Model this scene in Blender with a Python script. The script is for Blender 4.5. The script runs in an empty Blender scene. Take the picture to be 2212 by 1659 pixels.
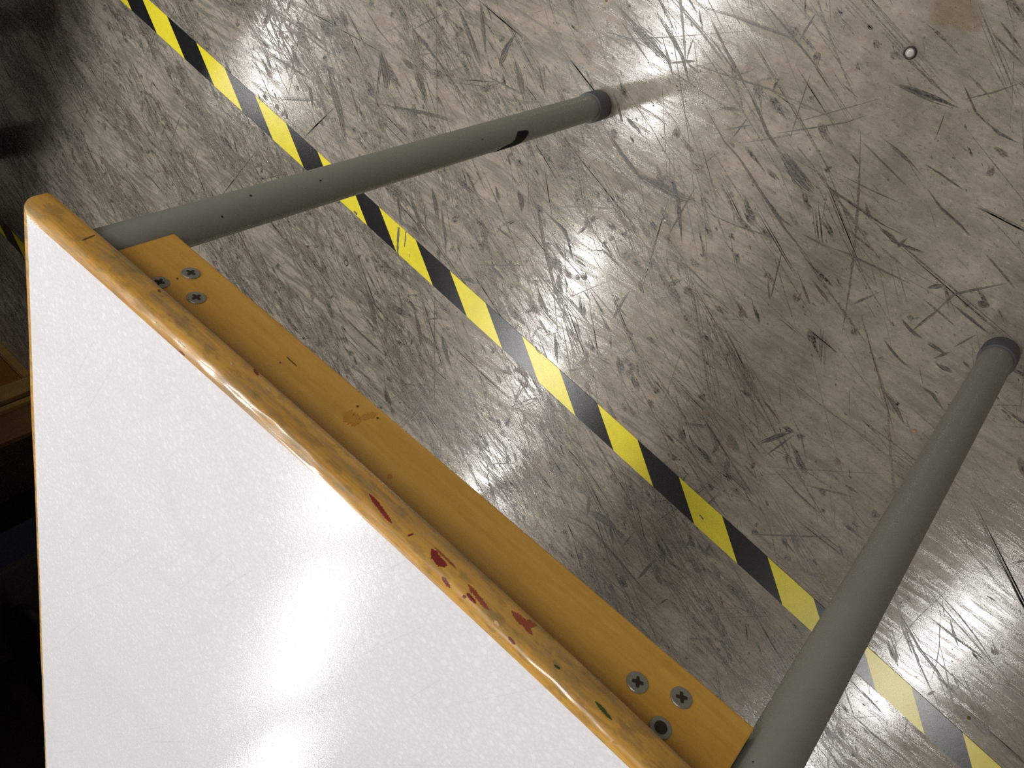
import bpy, bmesh, math, random
from math import pi, sin, cos, radians
from mathutils import Vector, Matrix
from mathutils.bvhtree import BVHTree

C = bpy.context.scene.collection
SC = bpy.context.scene
rnd = random.Random(7)

# ------------------------------------------------------------------ camera, world, exposure
FPX, CX, CY = 1850.0, 1106.0, 829.5
CAM = Vector((0.489578, 0.423060, 1.0))
RT = Vector((0.745733, 0.285890, -0.601788))      # image right in the room
DN = Vector((0.584117, -0.715002, 0.384160))      # image down
FW = Vector((-0.320452, -0.637996, -0.700194))    # view direction
cd = bpy.data.cameras.new('camera')
cam = bpy.data.objects.new('camera', cd)
C.objects.link(cam)
m = Matrix.Identity(4)
for i in range(3):
    m[i][0] = RT[i]; m[i][1] = -DN[i]; m[i][2] = -FW[i]; m[i][3] = CAM[i]
cam.matrix_world = m
cd.sensor_width = 36.0
cd.lens = FPX / 2212.0 * 36.0
cd.clip_start = 0.02
SC.camera = cam

SC.view_settings.view_transform = 'Standard'
SC.view_settings.look = 'None'
SC.view_settings.gamma = 1.0
SC.view_settings.use_curve_mapping = False
SC.view_settings.exposure = 0.0
SC.cycles.use_denoising = False
SC.cycles.denoising_prefilter = 'NONE'
SC.cycles.max_bounces = 4
SC.cycles.diffuse_bounces = 3
SC.cycles.glossy_bounces = 3
SC.cycles.caustics_reflective = False
SC.cycles.caustics_refractive = False
SC.cycles.sample_clamp_indirect = 4.0
SC.cycles.use_adaptive_sampling = False

LAMP_STRENGTH = 1.0
LAMP_WATT = 24.3
LAMP_COLOR = (1.0, 0.975, 0.94, 1)
CEIL = 2.5

w = bpy.data.worlds.new('world'); SC.world = w
w.use_nodes = True
w.node_tree.nodes['Background'].inputs[0].default_value = (0.8, 0.85, 0.9, 1)
w.node_tree.nodes['Background'].inputs[1].default_value = 0.02


def ray(px, py):
    return (RT * (px - CX) + DN * (py - CY) + FW * FPX)


def at(px, py, z=0.0):
    """room point seen at a photograph pixel on the horizontal plane z"""
    r = ray(px, py)
    return CAM + r * ((z - CAM.z) / r.z)


def aty(px, py, y):
    r = ray(px, py)
    return CAM + r * ((y - CAM.y) / r.y)


# ------------------------------------------------------------------ material helpers
class NT:
    def __init__(s, tree):
        s.t = tree; s.n = tree.nodes; s.l = tree.links

    def new(s, kind, **kw):
        n = s.n.new(kind)
        for k, v in kw.items():
            setattr(n, k, v)
        return n

    def put(s, sock, v):
        if isinstance(v, bpy.types.NodeSocket):
            s.l.new(v, sock)
        elif v is not None:
            sock.default_value = v

    def math(s, op, a, b=None, c=None, clamp=False):
        n = s.new('ShaderNodeMath', operation=op, use_clamp=clamp)
        s.put(n.inputs[0], a); s.put(n.inputs[1], b)
        if c is not None:
            s.put(n.inputs[2], c)
        return n.outputs[0]

    def vmath(s, op, a, b=None):
        n = s.new('ShaderNodeVectorMath', operation=op)
        s.put(n.inputs[0], a); s.put(n.inputs[1], b)
        return n.outputs[0]

    def noise(s, vec, scale=5, detail=4, rough=0.5, dim='3D', dist=0.0):
        n = s.new('ShaderNodeTexNoise', noise_dimensions=dim)
        s.put(n.inputs['Vector'], vec)
        s.put(n.inputs['Scale'], scale); s.put(n.inputs['Detail'], detail)
        s.put(n.inputs['Roughness'], rough); s.put(n.inputs['Distortion'], dist)
        return n

    def ramp(s, fac, stops):
        n = s.new('ShaderNodeValToRGB')
        e = n.color_ramp.elements
        while len(e) > 1:
            e.remove(e[-1])
        e[0].position = stops[0][0]; e[0].color = stops[0][1]
        for p, c in stops[1:]:
            k = e.new(p); k.color = c
        s.put(n.inputs[0], fac)
        return n.outputs[0]

    def step(s, v, a, b):
        n = s.new('ShaderNodeMapRange', interpolation_type='SMOOTHSTEP')
        s.put(n.inputs[0], v); s.put(n.inputs[1], a); s.put(n.inputs[2], b)
        return n.outputs[0]

    def mix(s, f, a, b, mode='MIX'):
        n = s.new('ShaderNodeMix', data_type='RGBA', blend_type=mode)
        s.put(n.inputs[0], f); s.put(n.inputs[6], a); s.put(n.inputs[7], b)
        return n.outputs[2]

    def mapv(s, vec, scale=(1, 1, 1), loc=(0, 0, 0), rot=(0, 0, 0)):
        n = s.new('ShaderNodeMapping')
        s.put(n.inputs[0], vec)
        n.inputs[1].default_value = loc; n.inputs[2].default_value = rot; n.inputs[3].default_value = scale
        return n.outputs[0]


def g(v):
    return (v, v, v, 1)


def srgb(r, gg, b):
    f = lambda c: (c / 255 / 12.92) if c / 255 <= 0.04045 else ((c / 255 + 0.055) / 1.055) ** 2.4
    return (f(r), f(gg), f(b), 1)


def mat(name):
    m = bpy.data.materials.new(name); m.use_nodes = True
    nt = NT(m.node_tree)
    b = m.node_tree.nodes['Principled BSDF']
    co = nt.new('ShaderNodeTexCoord')
    return m, nt, b, co.outputs['Object']


def bump(nt, b, h, strength=0.3, dist=0.001):
    n = nt.new('ShaderNodeBump')
    n.inputs['Strength'].default_value = strength; n.inputs['Distance'].default_value = dist
    nt.put(n.inputs['Height'], h)
    nt.l.new(n.outputs[0], b.inputs['Normal'])


def simple(name, col, rough=0.5, var=0.12, scale=30, metal=0.0, bumpd=0.0):
    m, nt, b, co = mat(name)
    nz = nt.noise(co, scale, 5, 0.6).outputs[0]
    lo = tuple(c * (1 - var) for c in col[:3]) + (1,); hi = tuple(min(1, c * (1 + var)) for c in col[:3]) + (1,)
    nt.put(b.inputs['Base Color'], nt.ramp(nz, [(0.3, lo), (0.7, hi)]))
    b.inputs['Roughness'].default_value = rough; b.inputs['Metallic'].default_value = metal
    if bumpd:
        bump(nt, b, nz, 0.4, bumpd)
    return m


# ------------------------------------------------------------------ node group: one field of scuff strokes
def scuff_group():
    t = bpy.data.node_groups.new('scuff_field', 'ShaderNodeTree')
    itf = t.interface
    for nm, kind in (('Vector', 'NodeSocketVector'), ('Angle', 'NodeSocketFloat'), ('Cell', 'NodeSocketVector'),
                     ('Length', 'NodeSocketFloat'), ('Width', 'NodeSocketFloat'), ('Jitter', 'NodeSocketFloat'),
                     ('Density', 'NodeSocketFloat'), ('Seed', 'NodeSocketVector'), ('Streak', 'NodeSocketFloat')):
        itf.new_socket(nm, in_out='INPUT', socket_type=kind)
    itf.new_socket('Mask', in_out='OUTPUT', socket_type='NodeSocketFloat')
    nt = NT(t)
    gi = nt.new('NodeGroupInput').outputs; go = nt.new('NodeGroupOutput')
    vr = nt.new('ShaderNodeVectorRotate', rotation_type='Z_AXIS')
    nt.put(vr.inputs['Vector'], gi['Vector']); nt.put(vr.inputs['Angle'], gi['Angle'])
    v = nt.vmath('ADD', nt.vmath('DIVIDE', vr.outputs[0], gi['Cell']), gi['Seed'])
    vo = nt.new('ShaderNodeTexVoronoi', voronoi_dimensions='2D', feature='F1')
    nt.put(vo.inputs['Vector'], v); vo.inputs['Scale'].default_value = 1.0
    diff = nt.vmath('MULTIPLY', nt.vmath('SUBTRACT', v, vo.outputs['Position']), gi['Cell'])
    sc = nt.new('ShaderNodeSeparateColor'); nt.put(sc.inputs[0], vo.outputs['Color'])
    r, gg, b = sc.outputs[0], sc.outputs[1], sc.outputs[2]
    ang = nt.math('MULTIPLY', nt.math('SUBTRACT', r, 0.5), gi['Jitter'])
    v2 = nt.new('ShaderNodeVectorRotate', rotation_type='Z_AXIS')
    nt.put(v2.inputs['Vector'], diff); nt.put(v2.inputs['Angle'], ang)
    sx = nt.new('ShaderNodeSeparateXYZ'); nt.put(sx.inputs[0], v2.outputs[0])
    x, y = sx.outputs[0], sx.outputs[1]
    r2 = nt.math('FRACT', nt.math('MULTIPLY', r, 13.7)); b2 = nt.math('FRACT', nt.math('MULTIPLY', b, 17.3))
    ax = nt.math('DIVIDE', x, nt.math('MULTIPLY', gi['Length'], nt.math('MULTIPLY_ADD', gg, 0.65, 0.35)))
    ay = nt.math('DIVIDE', nt.math('ABSOLUTE', y), nt.math('MULTIPLY', gi['Width'], nt.math('MULTIPLY_ADD', r2, 0.8, 0.2)))
    prof = nt.math('SUBTRACT', nt.math('SUBTRACT', 1.0, nt.math('MULTIPLY', ax, ax)), ay)
    body = nt.step(prof, 0.0, 0.25)
    ex = nt.math('LESS_THAN', b, gi['Density'])
    op = nt.math('MULTIPLY_ADD', b2, 0.6, 0.4)
    cv = nt.new('ShaderNodeCombineXYZ')
    nt.put(cv.inputs[0], nt.math('MULTIPLY', x, 22.0)); nt.put(cv.inputs[1], nt.math('MULTIPLY', y, 620.0))
    nt.put(cv.inputs[2], nt.math('MULTIPLY', gg, 40.0))
    st = nt.step(nt.noise(cv.outputs[0], 1.0, 3, 0.6).outputs[0], 0.38, 0.56)
    stm = nt.math('ADD', nt.math('MULTIPLY', st, gi['Streak']), nt.math('SUBTRACT', 1.0, gi['Streak']))
    out = nt.math('MULTIPLY', nt.math('MULTIPLY', body, ex), nt.math('MULTIPLY', op, stm), clamp=True)
    nt.put(go.inputs[0], out)
    return t


SCUFF = scuff_group()


def field(nt, vec, ang, cell, ln, wd, jit, den, seed, streak=0.8, prev=None):
    if prev is not None:                       # evaluated one after the other: the previous mask nudges this field by a hair
        vec = nt.vmath('ADD', vec, nt.math('MULTIPLY', prev, 1e-7))
    n = nt.new('ShaderNodeGroup'); n.node_tree = SCUFF
    nt.put(n.inputs['Vector'], vec); n.inputs['Angle'].default_value = -radians(ang)
    n.inputs['Cell'].default_value = (cell[0], cell[1], 1.0)
    n.inputs['Length'].default_value = ln; n.inputs['Width'].default_value = wd
    n.inputs['Jitter'].default_value = radians(jit) * 2
    nt.put(n.inputs['Density'], den)
    n.inputs['Seed'].default_value = (seed * 7.31, seed * 3.77, 0); n.inputs['Streak'].default_value = streak
    return n.outputs[0]


FLOOR_LO, FLOOR_HI, FLOOR_TINT, FLOOR_ROUGH = srgb(143, 134, 123), srgb(168, 159, 147), srgb(152, 143, 128), 0.07


def floor_material():
    m, nt, b, co = mat('worn_concrete_floor')
    sx = nt.new('ShaderNodeSeparateXYZ'); nt.put(sx.inputs[0], co)
    wear = nt.step(nt.math('ADD', nt.math('MULTIPLY', sx.outputs[0], -1.0), nt.math('MULTIPLY', sx.outputs[1], -0.9)), -0.55, 0.65)
    # smudgy ground drawn out along two wear directions
    v1 = nt.mapv(co, (9, 75, 1), (0, 0, 0), (0, 0, radians(32)))
    v2 = nt.mapv(co, (11, 95, 1), (3, 5, 0), (0, 0, radians(14)))
    sm1 = nt.step(nt.noise(v1, 1.0, 7, 0.72, dim='2D', dist=0.25).outputs[0], 0.47, 0.60)
    sm2 = nt.step(nt.noise(v2, 1.0, 7, 0.72, dim='2D', dist=0.25).outputs[0], 0.50, 0.62)
    patch = nt.step(nt.noise(co, 5.0, 4, 0.6).outputs[0], 0.36, 0.62)
    amt = nt.math('MULTIPLY', nt.math('MULTIPLY_ADD', wear, 0.55, 0.35), nt.math('MULTIPLY_ADD', patch, 0.7, 0.3))
    blot = nt.noise(co, 26, 7, 0.68).outputs[0]
    tone = nt.noise(co, 2.2, 3, 0.5).outputs[0]
    base = nt.mix(nt.step(blot, 0.32, 0.70), FLOOR_LO, FLOOR_HI)
    base = nt.mix(nt.math('MULTIPLY', nt.step(tone, 0.4, 0.7), 0.4), base, FLOOR_TINT)
    fl = nt.noise(nt.mapv(co, (120, 230, 1), (0, 0, 0), (0, 0, radians(28))), 1.0, 5, 0.74).outputs[0]
    base = nt.mix(nt.math('MULTIPLY', nt.step(fl, 0.55, 0.63), 0.62), base, srgb(118, 112, 103))
    base = nt.mix(nt.math('MULTIPLY', nt.step(fl, 0.43, 0.34), 0.45), base, srgb(196, 189, 177))
    col = nt.mix(nt.math('MULTIPLY', sm1, amt), base, srgb(112, 108, 102))
    col = nt.mix(nt.math('MULTIPLY', nt.math('MULTIPLY', sm2, amt), 0.75), col, srgb(104, 101, 96))
    # yellow-brown spill near the frame's far edge
    sp = at(2062, 22)
    dv = nt.vmath('SUBTRACT', co, (sp.x, sp.y, 0))
    n = nt.new('ShaderNodeVectorMath', operation='LENGTH'); nt.put(n.inputs[0], nt.mapv(dv, (1, 2.2, 0), (0, 0, 0), (0, 0, radians(40))))
    spill = nt.math('SUBTRACT', nt.math('ADD', n.outputs['Value'], nt.math('MULTIPLY', nt.noise(co, 38, 4, 0.6).outputs[0], 0.07)), 0.066)
    col = nt.mix(nt.math('MULTIPLY', nt.step(spill, 0.010, -0.004), 0.38), col, srgb(122, 104, 60))
    nt.put(b.inputs['Base Color'], col)
    nt.put(b.inputs['Roughness'], nt.math('MULTIPLY_ADD', nt.math('MULTIPLY', sm1, amt), 0.14, nt.math('MULTIPLY_ADD', blot, 0.08, FLOOR_ROUGH)))
    b.inputs['Specular IOR Level'].default_value = 0.5
    bump(nt, b, nt.math('ADD', nt.math('MULTIPLY', blot, 0.6), nt.math('MULTIPLY', nt.math('SUBTRACT', 1.0, sm1), 0.3)), 0.10, 0.0008)
    return m


def scuff_material():
    m, nt, b, co = mat('rubber_scuff')
    at_ = nt.new('ShaderNodeAttribute'); at_.attribute_name = 'shade'
    sc = nt.new('ShaderNodeSeparateColor'); nt.put(sc.inputs[0], at_.outputs['Color'])
    col = nt.mix(sc.outputs[0], srgb(50, 50, 50), srgb(112, 107, 99))
    br = nt.noise(co, 330, 5, 0.78).outputs[0]
    st = nt.noise(nt.mapv(co, (60, 900, 1), (0, 0, 0), (0, 0, radians(34))), 1.0, 3, 0.6, dim='2D').outputs[0]
    k = nt.math('MAXIMUM', nt.step(br, 0.49, 0.56), nt.math('MULTIPLY', nt.step(st, 0.52, 0.60), 0.7))
    col = nt.mix(nt.math('MULTIPLY', k, nt.math('MULTIPLY_ADD', sc.outputs[1], -0.55, 0.80)), col, srgb(143, 136, 126))
    nt.put(b.inputs['Base Color'], col)
    b.inputs['Roughness'].default_value = 0.30
    b.inputs['Specular IOR Level'].default_value = 0.35
    return m


def wood_material(name, c_lo, c_hi, grain=(3, 60, 60), rough=0.35, dirt=0.0, dirtcol=(0.2, 0.18, 0.15, 1), coat=0.3):
    m, nt, b, co = mat(name)
    gr = nt.noise(nt.mapv(co, grain), 1.0, 5, 0.6, dist=0.4).outputs[0]
    fine = nt.noise(nt.mapv(co, (grain[0] * 5, grain[1] * 9, grain[2] * 9)), 1.0, 3, 0.5).outputs[0]
    col = nt.ramp(nt.math('ADD', nt.math('MULTIPLY', gr, 0.75), nt.math('MULTIPLY', fine, 0.25)), [(0.32, c_lo), (0.66, c_hi)])
    if dirt:
        d = nt.step(nt.noise(nt.mapv(co, (14, 60, 60)), 1.0, 6, 0.7).outputs[0], 0.46, 0.64)
        d2 = nt.step(nt.noise(nt.mapv(co, (60, 160, 160)), 1.0, 4, 0.6).outputs[0], 0.50, 0.62)
        col = nt.mix(nt.math('MULTIPLY', d, dirt), col, dirtcol)
        col = nt.mix(nt.math('MULTIPLY', d2, dirt * 0.6), col, tuple(c * 0.6 for c in dirtcol[:3]) + (1,))
    nt.put(b.inputs['Base Color'], col)
    nt.put(b.inputs['Roughness'], nt.math('MULTIPLY_ADD', fine, 0.2, rough - 0.1))
    b.inputs['Coat Weight'].default_value = coat; b.inputs['Coat Roughness'].default_value = 0.10
    bump(nt, b, nt.math('ADD', gr, fine), 0.15, 0.0006)
    return m


def laminate_material():
    m, nt, b, co = mat('white_laminate')
    vo = nt.new('ShaderNodeTexVoronoi', voronoi_dimensions='2D'); nt.put(vo.inputs['Vector'], co); vo.inputs['Scale'].default_value = 165
    sc = nt.new('ShaderNodeSeparateColor'); nt.put(sc.inputs[0], vo.outputs['Color'])
    dots = nt.math('MULTIPLY', nt.step(vo.outputs['Distance'], 0.42, 0.26), nt.step(sc.outputs[0], 0.35, 0.95))
    vo2 = nt.new('ShaderNodeTexVoronoi', voronoi_dimensions='2D'); nt.put(vo2.inputs['Vector'], co); vo2.inputs['Scale'].default_value = 320
    dots = nt.math('MAXIMUM', dots, nt.math('MULTIPLY', nt.step(vo2.outputs['Distance'], 0.42, 0.28), 0.45))
    cl = nt.noise(co, 14, 4, 0.6).outputs[0]
    col = nt.mix(nt.math('MULTIPLY', dots, 0.9), srgb(220, 219, 223), srgb(233, 232, 236))
    col = nt.mix(nt.math('MULTIPLY', nt.step(cl, 0.4, 0.75), 0.25), col, srgb(206, 205, 208))
    # faint drag lines
    ln = field(nt, co, 62, (0.22, 0.012), 0.12, 0.0010, 6, 0.5, 21, 0.3)
    ln2 = field(nt, co, 35, (0.22, 0.030), 0.12, 0.0007, 40, 0.5, 22, 0.3)
    col = nt.mix(nt.math('MULTIPLY', nt.math('MAXIMUM', ln, ln2), 0.13), col, srgb(150, 148, 150))
    nt.put(b.inputs['Base Color'], col)
    nt.put(b.inputs['Roughness'], nt.math('MULTIPLY_ADD', cl, 0.04, 0.10))
    bump(nt, b, nt.math('ADD', nt.math('MULTIPLY', dots, 0.4), nt.math('MULTIPLY', nt.noise(co, 60, 2, 0.5).outputs[0], 0.7)), 0.05, 0.0010)
    return m


M = {}
M['floor'] = floor_material()
M['scuff'] = scuff_material()
M['apron'] = wood_material('amber_varnished_wood', srgb(196, 144, 54), srgb(218, 168, 72), (5, 90, 45), 0.38, 0.10, srgb(120, 75, 25))
M['lip'] = wood_material('worn_edge_wood', srgb(166, 120, 50), srgb(216, 166, 78), (7, 80, 80), 0.32, 0.6, srgb(136, 116, 84), 0.4)
M['laminate'] = laminate_material()
M['legpaint'] = simple('grey_green_powder_coat', srgb(138, 139, 131), 0.42, 0.04, 55, 0, 0.0002)
M['rubber'] = simple('dark_grey_rubber', srgb(84, 85, 89), 0.55, 0.1, 60)
M['zinc'] = simple('dull_zinc', srgb(150, 148, 138), 0.42, 0.12, 120, 0.55, 0.0002)
M['recess'] = simple('dark_recess', srgb(48, 36, 22), 0.8, 0.2, 200)
M['blacktape'] = simple('matt_black_tape', srgb(12, 11, 10), 0.9, 0.2, 90)
M['black'] = simple('gloss_black_print', srgb(30, 30, 32), 0.24, 0.18, 70, 0, 0.0002)
M['yellow'] = simple('gloss_yellow_print', srgb(226, 212, 56), 0.26, 0.06, 45, 0, 0.0002)
M['red'] = simple('dark_red_paint', srgb(128, 34, 34), 0.4, 0.2, 160)
M['redpale'] = simple('thin_red_paint', srgb(150, 74, 52), 0.4, 0.2, 160)
M['green'] = simple('green_paint', srgb(58, 74, 34), 0.4, 0.2, 160)
M['stain'] = simple('brown_stain', srgb(192, 132, 50), 0.4, 0.1, 90)
M['pale'] = simple('pale_scrape', srgb(206, 176, 134), 0.4, 0.1, 120)
M['darkmark'] = simple('dark_dent', srgb(98, 66, 26), 0.6, 0.2, 120)
M['birch'] = wood_material('shelf_birch', srgb(150, 116, 66), srgb(168, 134, 82), (60, 60, 4), 0.4)
M['orange'] = wood_material('cabinet_orange_panel', srgb(126, 82, 28), srgb(140, 94, 36), (5, 60, 60), 0.4)
M['brownwood'] = wood_material('brown_board', srgb(112, 80, 48), srgb(126, 92, 56), (60, 60, 4), 0.5)
M['inside'] = simple('dark_inside', srgb(36, 32, 27), 0.7)
M['blue'] = simple('navy_cloth', srgb(24, 32, 78), 0.8, 0.15, 80)
M['chair'] = simple('black_plastic', srgb(15, 16, 14), 0.5, 0.1, 50)
M['metal'] = simple('chair_steel', srgb(120, 120, 120), 0.3, 0.05, 50, 0.9)
M['wall'] = simple('painted_wall', srgb(206, 202, 192), 0.8, 0.03, 3)
M['ceil'] = simple('ceiling_board', srgb(214, 212, 206), 0.9, 0.04, 6)
M['skirt'] = simple('grey_skirting', srgb(110, 108, 104), 0.6)
M['fixture'] = simple('white_lamp_housing', srgb(225, 225, 222), 0.5, 0.02)
M['worktop'] = simple('dark_worktop', srgb(84, 78, 70), 0.5)
M['darkpanel'] = simple('near_black_panel', srgb(34, 31, 27), 0.7)  # near-black colour imitates the deep shade under the worktable
M['bead'] = simple('pale_stud', srgb(190, 190, 186), 0.25, 0.1, 400)
M['ringdark'] = simple('stud_rim', srgb(52, 46, 36), 0.5)
M['white'] = simple('white_grit', srgb(232, 228, 216), 0.6)
M['crumb'] = simple('orange_crumb', srgb(214, 128, 84), 0.7)
M['flake'] = simple('brown_flake', srgb(122, 92, 44), 0.7)
mm, nt_, bb, co_ = mat('lamp_diffuser')
bb.inputs['Base Color'].default_value = (0.9, 0.9, 0.9, 1)
bb.inputs['Emission Color'].default_value = LAMP_COLOR
nt_.put(bb.inputs['Emission Strength'], nt_.math('MULTIPLY_ADD', nt_.noise(co_, 3, 1, 0.5).outputs[0], 0.02 * LAMP_STRENGTH, LAMP_STRENGTH))
M['lamp'] = mm


# ------------------------------------------------------------------ mesh helpers
def obj(name, bm, mats, parent=None, smooth=False, loc=None):
    me = bpy.data.meshes.new(name)
    bm.normal_update()
    bm.to_mesh(me); bm.free()
    for mt in (mats if isinstance(mats, (list, tuple)) else [mats]):
        me.materials.append(mt)
    if smooth:
        for p in me.polygons:
            p.use_smooth = True
    o = bpy.data.objects.new(name, me)
    C.objects.link(o)
    if parent is not None:
        o.parent = parent
    if loc is not None:
        o.location = loc
    return o


def thing(name, label, cat, loc=(0, 0, 0), rz=0.0, group=None):
    o = bpy.data.objects.new(name, None); C.objects.link(o)
    o.empty_display_size = 0.05
    o.location = loc; o.rotation_euler = (0, 0, rz)
    o['label'] = label; o['category'] = cat
    if group:
        o['group'] = group
    return o


def tag(o, label, cat, group=None):
    o['label'] = label; o['category'] = cat
    if group:
        o['group'] = group
    return o


def box(bm, x0, x1, y0, y1, z0, z1, bev=0.0, mi=0):
    r = bmesh.ops.create_cube(bm, size=1.0)
    vs = r['verts']
    for v in vs:
        v.co = Vector(((x0 + x1) / 2 + v.co.x * (x1 - x0), (y0 + y1) / 2 + v.co.y * (y1 - y0), (z0 + z1) / 2 + v.co.z * (z1 - z0)))
    fs = set(f for v in vs for f in v.link_faces)
    for f in fs:
        f.material_index = mi
    if bev:
        es = list(set(e for v in vs for e in v.link_edges))
        bmesh.ops.bevel(bm, geom=es, offset=bev, segments=2, affect='EDGES', profile=0.6)
    return bm


def nbox(*a, **k):
    return box(bmesh.new(), *a, **k)


def lathe(bm, prof, n=32, cx=0, cy=0, cap0=True, cap1=True):
    rings = []
    for r, z in prof:
        rings.append([bm.verts.new((cx + r * cos(2 * pi * i / n), cy + r * sin(2 * pi * i / n), z)) for i in range(n)])
    for a, b in zip(rings, rings[1:]):
        for i in range(n):
            bm.faces.new((a[i], a[(i + 1) % n], b[(i + 1) % n], b[i]))
    if cap0:
        bm.faces.new(rings[0][::-1])
    if cap1:
        bm.faces.new(rings[-1])
    return bm


# ------------------------------------------------------------------ room shell
X0, X1, Y0, Y1 = -5.4, 4.6, -7.0, 4.0


def struct(o):
    o['kind'] = 'structure'; return o


floor = struct(obj('floor', nbox(X0, X1, Y0, Y1, -0.1, 0.0), M['floor']))
struct(obj('ceiling', nbox(X0, X1, Y0, Y1, CEIL + 0.05, CEIL + 0.15), M['ceil']))
struct(obj('wall_left', nbox(X0 - 0.1, X0, Y0, Y1, 0, CEIL + 0.05), M['wall']))
struct(obj('wall_right', nbox(X1, X1 + 0.1, Y0, Y1, 0, CEIL + 0.05), M['wall']))
struct(obj('wall_back', nbox(X0, X1, Y0 - 0.1, Y0, 0, CEIL + 0.05), M['wall']))
struct(obj('wall_front', nbox(X0, X1, Y1, Y1 + 0.1, 0, CEIL + 0.05), M['wall']))
struct(obj('baseboard_left', nbox(X0, X0 + 0.015, Y0, Y1, 0, 0.09, 0.003), M['skirt']))
struct(obj('baseboard_right', nbox(X1 - 0.015, X1, Y0, Y1, 0, 0.09, 0.003), M['skirt']))
struct(obj('baseboard_back', nbox(X0, X1, Y0, Y0 + 0.015, 0, 0.09, 0.003), M['skirt']))
struct(obj('baseboard_front', nbox(X0, X1, Y1 - 0.015, Y1, 0, 0.09, 0.003), M['skirt']))

# ceiling lights: three rows of long fluorescent fittings
proto = None
cols = [(-3.4, [-1.95]), (-1.0, [-5.55, -3.72, -2.22, -0.5, 0.85]), (1.4, [-5.6, -4.1, -2.5]), (0.38, [1.75])]
side = {-3.4: 'far left', -1.0: 'middle', 1.4: 'right', 0.38: 'front'}
words = ['first from the back wall', 'second from the back wall', 'third from the back wall', 'fourth from the back wall', 'fifth from the back wall']
for cx_, ys in cols:
    for k, cy_ in enumerate(ys):
        if proto is None:
            t = thing('ceiling_light', '', 'ceiling light', (cx_, cy_, CEIL + 0.05))
            bm = bmesh.new(); box(bm, -0.13, 0.13, -0.62, 0.62, -0.045, 0.0, 0.004)
            h = obj('housing', bm, M['fixture'], t)
            d = obj('diffuser', nbox(-0.105, 0.105, -0.58, 0.58, -0.055, -0.046, 0.002), M['lamp'], t)
            ld = bpy.data.lights.new('tube_light', 'AREA')
            ld.shape = 'RECTANGLE'; ld.size = 0.20; ld.size_y = 1.15
            ld.energy = LAMP_WATT; ld.color = LAMP_COLOR[:3]
            lt = bpy.data.objects.new('tube_light', ld); C.objects.link(lt); lt.parent = t; lt.location = (0, 0, -0.0565)
            proto = (t, h, d, lt)
        else:
            t = proto[0].copy(); C.objects.link(t); t.location = (cx_, cy_, CEIL + 0.05)
            for p in proto[1:]:
                q = p.copy(); C.objects.link(q); q.parent = t
        t['label'] = 'long fluorescent ceiling light in the %s row, %s' % (side[cx_], words[k]) if len(ys) > 1 else 'single long fluorescent ceiling light in the %s part of the room' % side[cx_]
        t['group'] = 'fluorescent ceiling lights'

# ------------------------------------------------------------------ the table
D = 0.568636
ZT, ZB = 0.732, 0.710
table = thing('classroom_table', 'white topped classroom table with worn wooden edge and grey tube legs', 'table', (0, 0, 0))
XL, XR = -0.039, 0.6075


def y_white(x):
    return ((-0.09753621 * x + 0.01385078) * x + 0.02299403) * x + 0.01697582


def y_lip(x):
    return ((-0.066144 * x - 0.02919468) * x + 0.02976974) * x + 0.0280848


YB = -1.25


def xleft(y):
    return -0.0390 - (0.016 - y) * 0.0835


def xright(y):
    return 0.6075 + (0.016 - y) * 0.0835


NX = 120
bm = bmesh.new()
top = [Vector((XL + (XR - XL) * i / NX, y_white(XL + (XR - XL) * i / NX), 0)) for i in range(NX + 1)]
ring = [p.copy() for p in top] + [Vector((xright(YB), YB, 0)), Vector((xleft(YB), YB, 0))]
va = [bm.verts.new((p.x, p.y, ZT)) for p in ring]
vb = [bm.verts.new((p.x, p.y, ZB)) for p in ring]
bm.faces.new(va[::-1]); bm.faces.new(vb)
for i in range(len(ring)):
    j = (i + 1) % len(ring)
    bm.faces.new((va[i], va[j], vb[j], vb[i]))
bmesh.ops.recalc_face_normals(bm, faces=bm.faces)
tabletop = obj('tabletop', bm, M['laminate'], table)


def edge_strip(pts, outs, cap=True):
    """wooden lipping swept along the rim: pts on the laminate rim, outs = offset vectors to the outer face"""
    bm = bmesh.new()
    rings = []
    r = rnd
    for k, (p, o) in enumerate(zip(pts, outs)):
        jit = (r.random() - 0.5) * 0.00025
        wv = 0.00035 * sin(k * 0.23) + 0.0003 * sin(k * 0.61 + 1)
        f = lambda s: p + o * s
        prof = [(0.0, ZT), (0.20, ZT), (0.42 + wv * 40, ZT - 0.0003), (0.58, ZT - 0.0010 + wv), (0.74, ZT - 0.0023), (0.87, ZT - 0.0042 + jit), (0.96, ZT - 0.0068),
                (1.0, ZT - 0.0100), (1.0 + jit * 20, (ZT + ZB) / 2 - 0.002), (1.0, ZB + 0.0032), (0.985, ZB + 0.0017 + jit), (0.90, ZB), (0.0, ZB)]
        rings.append([bm.verts.new((f(s).x, f(s).y, z)) for s, z in prof])
    for a, b in zip(rings, rings[1:]):
        n = len(a)
        for i in range(n):
            bm.faces.new((a[i], a[(i + 1) % n], b[(i + 1) % n], b[i]))
    bm.faces.new(rings[0]); bm.faces.new(rings[-1][::-1])
    bmesh.ops.recalc_face_normals(bm, faces=bm.faces)
    return bm


NF = 240
pts, outs = [], []
xa, xb = -0.0465, 0.615
for i in range(NF + 1):
    s = i / NF
    xo = xa + (xb - xa) * s
    xi = XL + (XR - XL) * s
    pi_ = Vector((xi, y_white(xi), 0)); po = Vector((xo, y_lip(xo) - (0.0 if 0 < s < 1 else 0.0006), 0))
    pts.append(pi_); outs.append(po - pi_)
lip = obj('edge_strip', edge_strip(pts, outs), M['lip'], table, smooth=True)
lip['label'] = 'worn front wooden edge with red and green paint marks'
mod = lip.modifiers.new('es', 'EDGE_SPLIT'); mod.split_angle = radians(50)


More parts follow.
